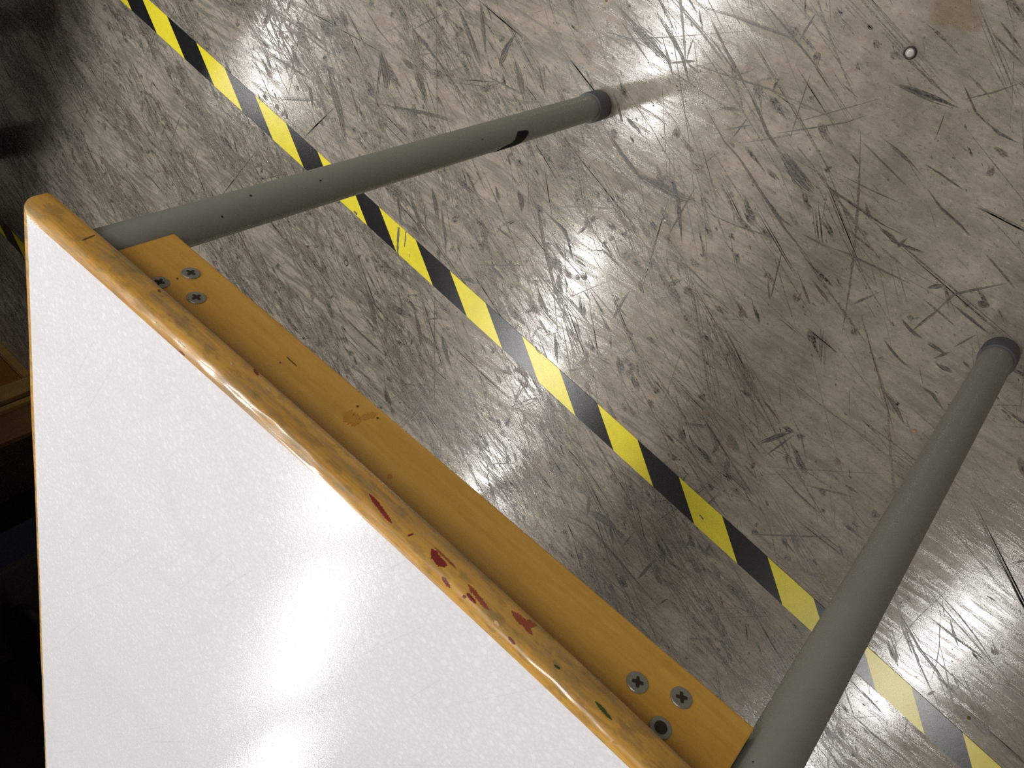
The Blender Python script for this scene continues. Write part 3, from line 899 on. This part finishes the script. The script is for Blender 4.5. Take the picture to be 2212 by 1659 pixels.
def scatter(count, kind):
    for _ in range(count):
        while True:
            x, y = r.uniform(-2.3, 1.6), r.uniform(-1.7, 1.0)
            if r.random() < wear(x, y) * clump(x, y):
                break
        a = radians(heading()); ca, sa = cos(a), sin(a)
        z = 0.0001 + r.random() * 0.00015
        if kind == 'drag':                      # a set of parallel scratches left by one dragged edge
            L0 = 0.05 + 0.22 * r.random() ** 1.5; W_ = 0.004 + 0.022 * r.random(); k = r.randint(3, 9)
            for _k in range(k):
                o_ = (r.random() - .5) * W_; L = L0 * r.uniform(.3, 1.0); c_ = (r.random() - .5) * (L0 - L); aa = a + r.gauss(0, 0.012)
                n = max(4, int(L / 0.012)); ca, sa = cos(aa), sin(aa)
                stroke([(x - sin(a) * o_ + ca * (c_ + L * (i / n - .5)), y + cos(a) * o_ + sa * (c_ + L * (i / n - .5))) for i in range(n + 1)], 0.0002 + 0.0006 * r.random() ** 2, r.uniform(0.35, 1.0), z)
            continue
        if kind == 'brush':
            L = 0.012 + 0.055 * r.random() ** 1.6; W_ = 0.002 + 0.010 * r.random() ** 1.8; sh = r.uniform(0.0, 0.85)
            k = max(2, int(W_ / 0.0008)); flip = r.choice((-1, 1))
            for q in range(k):
                o_ = ((q + .5) / k - .5) * W_; e = 1 - abs(o_) / W_ * 1.2
                l0 = -0.5 * L * (0.5 + 0.5 * e) + r.random() * 0.08 * L; l1 = l0 + L * e * r.uniform(0.35, 1.0)
                n = max(3, int(abs(l1 - l0) / 0.004))
                stroke([(x - sa * o_ + ca * flip * (l0 + (l1 - l0) * i / n), y + ca * o_ + sa * flip * (l0 + (l1 - l0) * i / n)) for i in range(n + 1)],
                       W_ / k * r.uniform(0.35, 0.75), min(1, max(0, sh + r.uniform(-.2, .2))), z, 1.2)
            continue
        if kind == 'hair':
            L = 0.012 + 0.12 * r.random() ** 2; hw = 0.00014 + 0.00026 * r.random(); sh = r.uniform(0.4, 1.0); n = 4
        elif kind == 'line':
            L = 0.03 + 0.22 * r.random() ** 2.2; hw = 0.0004 + 0.0012 * r.random() ** 2.5; sh = r.uniform(0.3, 1.0); n = max(4, int(L / 0.006))
        else:
            L = 0.0012 + 0.006 * r.random() ** 2; hw = 0.0003 + 0.0008 * r.random() ** 2; sh = r.uniform(0.1, 0.9); n = 3
        bend = r.gauss(0, 0.018) * L
        stroke([(x + ca * L * (i / n - .5) - sa * bend * (4 * i / n * (1 - i / n)), y + sa * L * (i / n - .5) + ca * bend * (4 * i / n * (1 - i / n))) for i in range(n + 1)], hw, sh, z)


scatter(N_HAIR, 'hair'); scatter(N_LINE, 'line'); scatter(N_FLECK, 'fleck'); scatter(N_BRUSH, 'brush'); scatter(N_DRAG, 'drag')
me = bpy.data.meshes.new('scuff_marks')
me.from_pydata(SV, [], SF)
ca_ = me.color_attributes.new('shade', 'FLOAT_COLOR', 'CORNER')
buf = []
for v_, s_ in SS:
    buf += [v_, s_, 0.0, 1.0] * 4
ca_.data.foreach_set('color', buf)
me.materials.append(M['scuff']); me.update()
so = bpy.data.objects.new('scuff_marks', me); C.objects.link(so); so.parent = floor
so['kind'] = 'stuff'
print('scuff faces', len(SF))

# worn streaks and nicks on top of the tape
bm = bmesh.new(); shade = bm.loops.layers.float_color.new('shade')
for poly, wid in (([(862, 491), (860, 520), (859, 552)], 7), ([(877, 500), (876, 518), (874, 533)], 4), ([(884, 548), (884, 556)], 2), ([(1156, 748), (1160, 756), (1168, 764)], 3), ([(1512, 1112), (1520, 1122)], 4), ([(765, 456), (772, 463)], 7)):
    pl = [at(*p) for p in poly]
    prev = None; n = 14
    for i in range(n + 1):
        s = i / n * (len(pl) - 1); j = min(int(s), len(pl) - 2); q = pl[j].lerp(pl[j + 1], s - j); d = (pl[j + 1] - pl[j]).normalized(); nn = Vector((-d.y, d.x, 0))
        h = wid * 0.00075 * 0.5 * (0.6 + 0.6 * r.random())
        row = (q - nn * h, q + nn * h)
        if prev:
            f = bm.faces.new([bm.verts.new((p.x, p.y, 0.0007)) for p in (prev[0], row[0], row[1], prev[1])])
            for lp in f.loops:
                lp[shade] = (.8, .8, .8, 1)
        prev = row
wo = obj('worn_streak', bm, M['scuff'], tape); wo['kind'] = 'stuff'

# ------------------------------------------------------------------ small things on the floor
p = at(1966, 114)
t = thing('floor_stud', 'small round pale stud with dark rim set into the open floor', 'stud', (p.x, p.y, 0))
obj('rim', lathe(bmesh.new(), [(0.0066, 0), (0.0064, 0.0016), (0.0050, 0.0019), (0.0046, 0.0006)], 28, cap1=False), M['ringdark'], t, smooth=True)
obj('cap', lathe(bmesh.new(), [(0.0048, 0.0003), (0.0046, 0.0012), (0.0030, 0.0020), (0.0012, 0.0023)], 24), M['bead'], t, smooth=True)
for k, (px, py, lab) in enumerate(((748, 568, 'plugged drill hole in the floor between the tape and the left screws'), (864, 672, 'plugged drill hole in the floor beside the middle of the tape'))):
    p = at(px, py)
    t = thing('floor_plug', lab, 'plug', (p.x, p.y, 0), group='plugged drill holes')
    obj('plug_ring', lathe(bmesh.new(), [(0.0058, 0), (0.0056, 0.0006), (0.0046, 0.0006), (0.0044, 0.0001)], 20, cap1=False), M['ringdark'], t, smooth=True)
    obj('plug_face', lathe(bmesh.new(), [(0.0042, 0.0), (0.0040, 0.0004)], 20), M['rubber'] if k else M['zinc'], t)


M['tan'] = simple('tan_stain', srgb(126, 112, 96), 0.4, 0.1, 200)
for px, py, rr_ in ((1524, 891, 0.0052), (1578, 960, 0.0064)):
    p = at(px, py)
    o = obj('floor_stain', lathe(bmesh.new(), [(rr_, 0.0), (rr_ * 0.96, 0.0004)], 22), M['tan'], floor, loc=(p.x, p.y, 0))
    o['label'] = 'round tan stain'


def bit(name, px, py, size, mtl, label, cat, flat=0.5, z=0.0, group=None):
    bm = bmesh.new(); bmesh.ops.create_icosphere(bm, subdivisions=1, radius=size)
    rr_ = random.Random(int(px))
    for v in bm.verts:
        v.co *= 0.7 + 0.6 * rr_.random(); v.co.z *= flat
    zmin = min(v.co.z for v in bm.verts)
    p = at(px, py)
    o = obj(name, bm, mtl, loc=(p.x, p.y, z - zmin))
    return tag(o, label, cat, group)


bit('crumb', 1976, 931, 0.0016, M['crumb'], 'tiny orange crumb on the floor left of the right leg', 'crumb')
bit('flake', 2092, 1551, 0.0028, M['flake'], 'brown flake lying beside the lower end of the hazard tape', 'flake', 0.3)
bit('flake', 1310, 1, 0.002, M['flake'], 'small brown fleck at the far top of the open floor', 'flake', 0.3)
bit('grit', 2165, 1399, 0.0012, M['white'], 'white speck of grit right of the right leg', 'grit')
bit('grit', 1437, 476, 0.0014, M['white'], 'white speck of grit right of the tape, below the left rubber foot', 'grit')
bit('grit', 1547, 409, 0.0009, M['white'], 'tiny white speck of grit on the clean patch of open floor', 'grit')
bit('grit', 579, 349, 0.0013, M['white'], 'cream speck of grit above the left leg beside the tape', 'grit')
# pale fibre lying across the tape
cu = bpy.data.curves.new('fibre', 'CURVE'); cu.dimensions = '3D'; cu.bevel_depth = 0.0003; cu.bevel_resolution = 1
spl = cu.splines.new('BEZIER'); P_ = [(577, 168), (579, 182), (570, 205), (558, 228), (552, 246)]
spl.bezier_points.add(len(P_) - 1)
for bp, q in zip(spl.bezier_points, P_):
    p = at(*q); bp.co = (p.x, p.y, 0.0012); bp.handle_left_type = bp.handle_right_type = 'AUTO'
fo = bpy.data.objects.new('fibre', cu); C.objects.link(fo); cu.materials.append(M['white'])
dg = bpy.context.evaluated_depsgraph_get()
me = bpy.data.meshes.new_from_object(fo.evaluated_get(dg)); bpy.data.objects.remove(fo)
fo = bpy.data.objects.new('fibre', me); C.objects.link(fo)
tag(fo, 'thin pale fibre curled across the hazard tape', 'fibre')

# ------------------------------------------------------------------ furniture beyond the table's left edge
YC = -1.73
c1 = thing('storage_cabinet', 'low wooden cabinet with framed orange panel at the far left', 'cabinet', (-1.93, YC, 0))
DX = 1.93
obj('bottom_rail', nbox(-2.38 + DX, -1.541 + DX, -0.02, 0.0, 0.0, 0.0235, 0.001), M['birch'], c1)
obj('stile', nbox(-1.540 + DX, -1.481 + DX, -0.02, 0.0, 0.0, 0.62, 0.0015), M['birch'], c1)
obj('stile', nbox(-2.38 + DX, -2.32 + DX, -0.02, 0.0, 0.0235, 0.62, 0.0015), M['birch'], c1)
obj('top_rail', nbox(-2.319 + DX, -1.541 + DX, -0.02, 0.0, 0.575, 0.62, 0.0015), M['birch'], c1)
obj('door_panel', nbox(-2.319 + DX, -1.541 + DX, -0.030, -0.0205, 0.0245, 0.574), M['orange'], c1)
obj('case', nbox(-2.38 + DX, -1.481 + DX, -0.42, -0.031, 0.0, 0.62), M['brownwood'], c1)
c2 = thing('open_shelf_unit', 'low open shelf unit beside the framed cabinet in the shadow', 'shelf', (-1.17, YC, 0))
DX = 1.17
obj('side_panel', nbox(-1.461 + DX, -1.443 + DX, -0.42, 0.0, 0, 0.62, 0.001), M['birch'], c2)
obj('side_panel', nbox(-0.942 + DX, -0.925 + DX, -0.42, 0.0, 0, 0.62, 0.001), M['darkpanel'], c2)
obj('door', nbox(-1.442 + DX, -1.340 + DX, -0.035, -0.015, 0.01, 0.61, 0.002), M['brownwood'], c2)
obj('back_panel', nbox(-1.442 + DX, -0.943 + DX, -0.42, -0.41, 0.0, 0.62), M['inside'], c2)
obj('shelf_board', nbox(-1.442 + DX, -0.943 + DX, -0.409, -0.04, 0.0, 0.018), M['inside'], c2)
obj('shelf_board', nbox(-1.461 + DX, -0.925 + DX, -0.42, 0.0, 0.621, 0.639), M['darkpanel'], c2)
bm = bmesh.new(); box(bm, -1.060, -0.946, YC - 0.32, YC - 0.02, 0.0185, 0.50, 0.012)
fl = obj('storage_bag', bm, M['blue'], loc=(0, 0, 0))
tag(fl, 'navy blue fabric bag standing in the dark shelf unit', 'bag')

# black stool tucked beside the shelf
ch = thing('stool', 'black round stool in the shadow left of the table', 'stool', (-0.684, -1.955, 0))
bm = bmesh.new()


lathe(bm, [(0.20, 0.405), (0.228, 0.410), (0.236, 0.425), (0.234, 0.440), (0.222, 0.450), (0.12, 0.455)], 48)
obj('seat', bm, M['chair'], ch, smooth=True)
for sx_ in (-1, 1):
    for sy_ in (-1, 1):
        obj('leg', lathe(bmesh.new(), [(0.011, 0), (0.011, 0.4045)], 14), M['chair'], ch, loc=(sx_ * 0.12, sy_ * 0.12, 0))
    obj('stretcher', nbox(sx_ * 0.12 - 0.007, sx_ * 0.12 + 0.007, -0.109, 0.109, 0.12, 0.134), M['chair'], ch)

# unseen worktable over the cabinets and low bench, added to darken the far left
wt = thing('worktable', 'unseen long dark worktable, added to shade the low cabinets at the left', 'table', (-1.5, -1.75, 0))
obj('top', nbox(-0.95, 1.08, -0.55, 0.80, 0.74, 0.78, 0.003), M['worktop'], wt)
obj('back_panel', nbox(-0.88, 0.95, -0.535, -0.515, 0.02, 0.739, 0.002), M['darkpanel'], wt)  # added to stop the back lamps from shining in underneath
for x_, y_ in ((-0.91, -0.50), (0.98, -0.50), (-0.91, 0.73), (-0.22, 0.73)):
    obj('leg', nbox(x_ - 0.03, x_ + 0.03, y_ - 0.03, y_ + 0.03, 0, 0.739, 0.002), M['darkpanel'], wt)
bn = thing('added_low_bench', 'unseen low dark bench, added to shade the far left floor', 'bench', (-1.07, -0.30, 0), radians(-24))
obj('seat', nbox(-0.95, 0.0, -0.86, 1.1, 0.385, 0.42, 0.006), M['worktop'], bn)
for x_, y_ in ((-0.9, -0.40), (-0.9, 0.6), (-0.80, -0.70), (-0.80, 0.9)):
    obj('leg', nbox(x_ - 0.03, x_ + 0.03, y_ - 0.03, y_ + 0.03, 0, 0.384, 0.002), M['brownwood'], bn)

# ------------------------------------------------------------------ the person standing in front of the table (their shade falls on the floor)
M['skin'] = simple('skin', srgb(206, 160, 136), 0.5, 0.05, 40)
M['jumper'] = simple('grey_jumper', srgb(92, 94, 98), 0.9, 0.1, 160, 0, 0.0008)
M['jeans'] = simple('dark_jeans', srgb(44, 52, 72), 0.85, 0.12, 220, 0, 0.0005)
M['hair'] = simple('brown_hair', srgb(66, 48, 36), 0.6, 0.25, 90, 0, 0.002)
M['eye'] = simple('eye', srgb(230, 228, 222), 0.3, 0.02)
M['lips'] = simple('lips', srgb(168, 96, 88), 0.5, 0.05)


def skinned(name, chains, parent, mats, sub=2, zone=None, root=0):
    """chains of (point, radius or (rx, ry)); equal points are shared joints"""
    bm = bmesh.new(); sk = bm.verts.layers.skin.verify(); seen = {}
    for ch_ in chains:
        prev = None
        for p, rad in ch_:
            key = tuple(round(c, 4) for c in p)
            if key not in seen:
                v = bm.verts.new(p); seen[key] = v
                v[sk].radius = rad if isinstance(rad, tuple) else (rad, rad)
                v[sk].use_root = len(seen) == 1
            v = seen[key]
            if prev is not None and prev is not v:
                bm.edges.new((prev, v))
            prev = v
    me = bpy.data.meshes.new(name + '_base'); bm.to_mesh(me); bm.free()
    o = bpy.data.objects.new(name + '_base', me); C.objects.link(o)
    md = o.modifiers.new('s', 'SKIN'); md.use_smooth_shade = True; md.branch_smoothing = 0.6
    o.modifiers.new('u', 'SUBSURF').levels = sub
    dg = bpy.context.evaluated_depsgraph_get()
    m2 = bpy.data.meshes.new_from_object(o.evaluated_get(dg))
    bpy.data.objects.remove(o); bpy.data.meshes.remove(me)
    m2.name = name
    m2.materials.clear()
    for q in mats:
        m2.materials.append(q)
    for f in m2.polygons:
        f.use_smooth = True
        if zone:
            f.material_index = zone(f.center)
    q = bpy.data.objects.new(name, m2); C.objects.link(q)
    if parent:
        q.parent = parent
    return q


PX, PY = 0.60, 0.97
pn = thing('person', 'person in grey jumper and dark jeans standing with arms hanging down', 'person', (PX, PY, 0))
hr = Vector((-0.255, -0.075, 0.775)); hl = Vector((0.255, -0.075, 0.775))
body = [[((0, 0, 0.93), (0.150, 0.105)), ((0, -0.005, 1.06), (0.140, 0.100)), ((0, -0.008, 1.22), (0.150, 0.105)), ((0, 0, 1.36), (0.115, 0.085)), ((0, -0.012, 1.455), 0.056), ((0, -0.03, 1.52), 0.055)]]
for sx_, hp in ((-1, hr), (1, hl)):
    elb = Vector((sx_ * 0.245, 0.012, 1.10))
    wr = hp + (elb - hp).normalized() * 0.075
    body.append([((0, 0, 1.36), (0.115, 0.085)), ((sx_ * 0.165, 0.0, 1.385), 0.062), (tuple(elb.lerp(Vector((sx_ * 0.165, 0, 1.385)), 0.5)), 0.052), (tuple(elb), 0.043), (tuple(elb.lerp(wr, 0.45)), 0.041), (tuple(wr), 0.027)])
    body.append([((0, 0, 0.93), (0.150, 0.105)), ((sx_ * 0.088, 0.0, 0.84), 0.088), ((sx_ * 0.096, -0.004, 0.66), 0.076), ((sx_ * 0.100, -0.010, 0.48), 0.058), ((sx_ * 0.102, 0.008, 0.30), 0.056), ((sx_ * 0.104, 0.012, 0.10), 0.047), ((sx_ * 0.104, 0.012, 0.05), 0.047)])
bd = skinned('body', body, pn, [M['jumper'], M['jeans'], M['skin']], 2, lambda c: 1 if c.z < 0.90 and abs(c.x) < 0.19 else (2 if c.z > 1.455 and abs(c.x) < 0.1 else 0))
for sx_ in (-1, 1):
    bm = bmesh.new(); bmesh.ops.create_uvsphere(bm, u_segments=20, v_segments=12, radius=1)
    for v in bm.verts:
        v.co = Vector((v.co.x * 0.046, v.co.y * 0.135 - 0.055, max(v.co.z, -0.55) * 0.062))
    zmin = min(v.co.z for v in bm.verts)
    for v in bm.verts:
        v.co.z -= zmin
        if v.co.y < -0.08:
            v.co.z *= 0.72
    obj('shoe', bm, M['chair'], pn, smooth=True, loc=(sx_ * 0.105, 0, 0.0))
# head with face, ears and hair; tilted down to the phone
hd = bpy.data.objects.new('head', None)
bm = bmesh.new(); bmesh.ops.create_uvsphere(bm, u_segments=32, v_segments=24, radius=1)
for v in bm.verts:
    x, y, z = v.co
    k = 1.0 - 0.26 * max(0, -z) ** 1.5
    nx_ = x * 0.074 * k; ny_ = y * 0.094 * (1 - 0.12 * max(0, -z)); nz_ = z * 0.116
    if y < -0.2:
        for ex in (-0.40, 0.40):
            ny_ += 0.010 * math.exp(-((x - ex) ** 2 + (z - 0.02) ** 2) / 0.03)      # eye sockets
        ny_ -= 0.022 * math.exp(-(x * x) / 0.018 - (z + 0.22) ** 2 / 0.035)          # nose
        ny_ -= 0.006 * math.exp(-(x * x) / 0.07 - (z + 0.50) ** 2 / 0.010)           # mouth
        ny_ -= 0.010 * math.exp(-(x * x) / 0.08 - (z + 0.86) ** 2 / 0.03)            # chin
    v.co = (nx_, ny_, nz_)
head = obj('head', bm, M['skin'], pn, smooth=True, loc=(0, -0.045, 1.600))
head.rotation_euler = (radians(28), 0, 0)
bm = bmesh.new(); bmesh.ops.create_uvsphere(bm, u_segments=28, v_segments=20, radius=1)
for v in bm.verts:
    v.co = Vector((v.co.x * 0.083, v.co.y * 0.103 + 0.006, v.co.z * 0.122 + 0.006))
bmesh.ops.delete(bm, geom=[v for v in bm.verts if (v.co.y < -0.045 and v.co.z < 0.065) or v.co.z < -0.055 or (v.co.y < 0.0 and v.co.z < -0.01)], context='VERTS')
obj('hair', bm, M['hair'], head, smooth=True)
for sx_ in (-1, 1):
    bm = bmesh.new(); bmesh.ops.create_uvsphere(bm, u_segments=12, v_segments=8, radius=0.0115)
    obj('eye', bm, M['eye'], head, smooth=True, loc=(sx_ * 0.030, -0.0690, 0.004))
    bm = bmesh.new(); bmesh.ops.create_uvsphere(bm, u_segments=10, v_segments=6, radius=0.0052)
    obj('iris', bm, M['hair'], head, smooth=True, loc=(sx_ * 0.030, -0.0768, 0.003))
    bm = bmesh.new(); bmesh.ops.create_uvsphere(bm, u_segments=12, v_segments=10, radius=1)
    for v in bm.verts:
        v.co = Vector((v.co.x * 0.010, v.co.y * 0.017, v.co.z * 0.031))
    obj('ear', bm, M['skin'], head, smooth=True, loc=(sx_ * 0.075, 0.008, -0.006))
bm = bmesh.new(); bmesh.ops.create_uvsphere(bm, u_segments=12, v_segments=8, radius=1)
for v in bm.verts:
    v.co = Vector((v.co.x * 0.022, v.co.y * 0.006, v.co.z * 0.007))
obj('mouth', bm, M['lips'], head, smooth=True, loc=(0, -0.0865, -0.059))
# hands: relaxed, four fingers of unequal length and a thumb on the front side
for sg, hp in ((-1, hr), (1, hl)):
    elb = Vector((sg * 0.245, 0.012, 1.10)); up_ = (elb - hp).normalized()
    wr = hp + up_ * 0.075
    fr = Vector((0, -1, 0)); inw = Vector((-sg, 0, 0))
    chains = [[(tuple(wr), 0.025), (tuple(hp + up_ * 0.035), (0.019, 0.029)), (tuple(hp), (0.016, 0.034))]]
    for k in range(4):
        q = hp + fr * (0.028 - 0.019 * k)
        ln_ = (0.036, 0.042, 0.039, 0.029)[k]
        chains.append([(tuple(hp), (0.016, 0.034)), (tuple(q - up_ * 0.018), 0.0090), (tuple(q - up_ * (0.018 + ln_) + inw * 0.005), 0.0082), (tuple(q - up_ * (0.014 + ln_ * 1.75) + inw * 0.018), 0.0070)])
    tb = hp + up_ * 0.020 + fr * 0.036 + inw * 0.008
    chains.append([(tuple(hp + up_ * 0.035), (0.019, 0.029)), (tuple(tb), 0.0120), (tuple(tb - up_ * 0.030 + fr * 0.010 + inw * 0.006), 0.0100), (tuple(tb - up_ * 0.056 + fr * 0.010 + inw * 0.012), 0.0085)])
    skinned('hand', chains, pn, [M['skin']], 1)
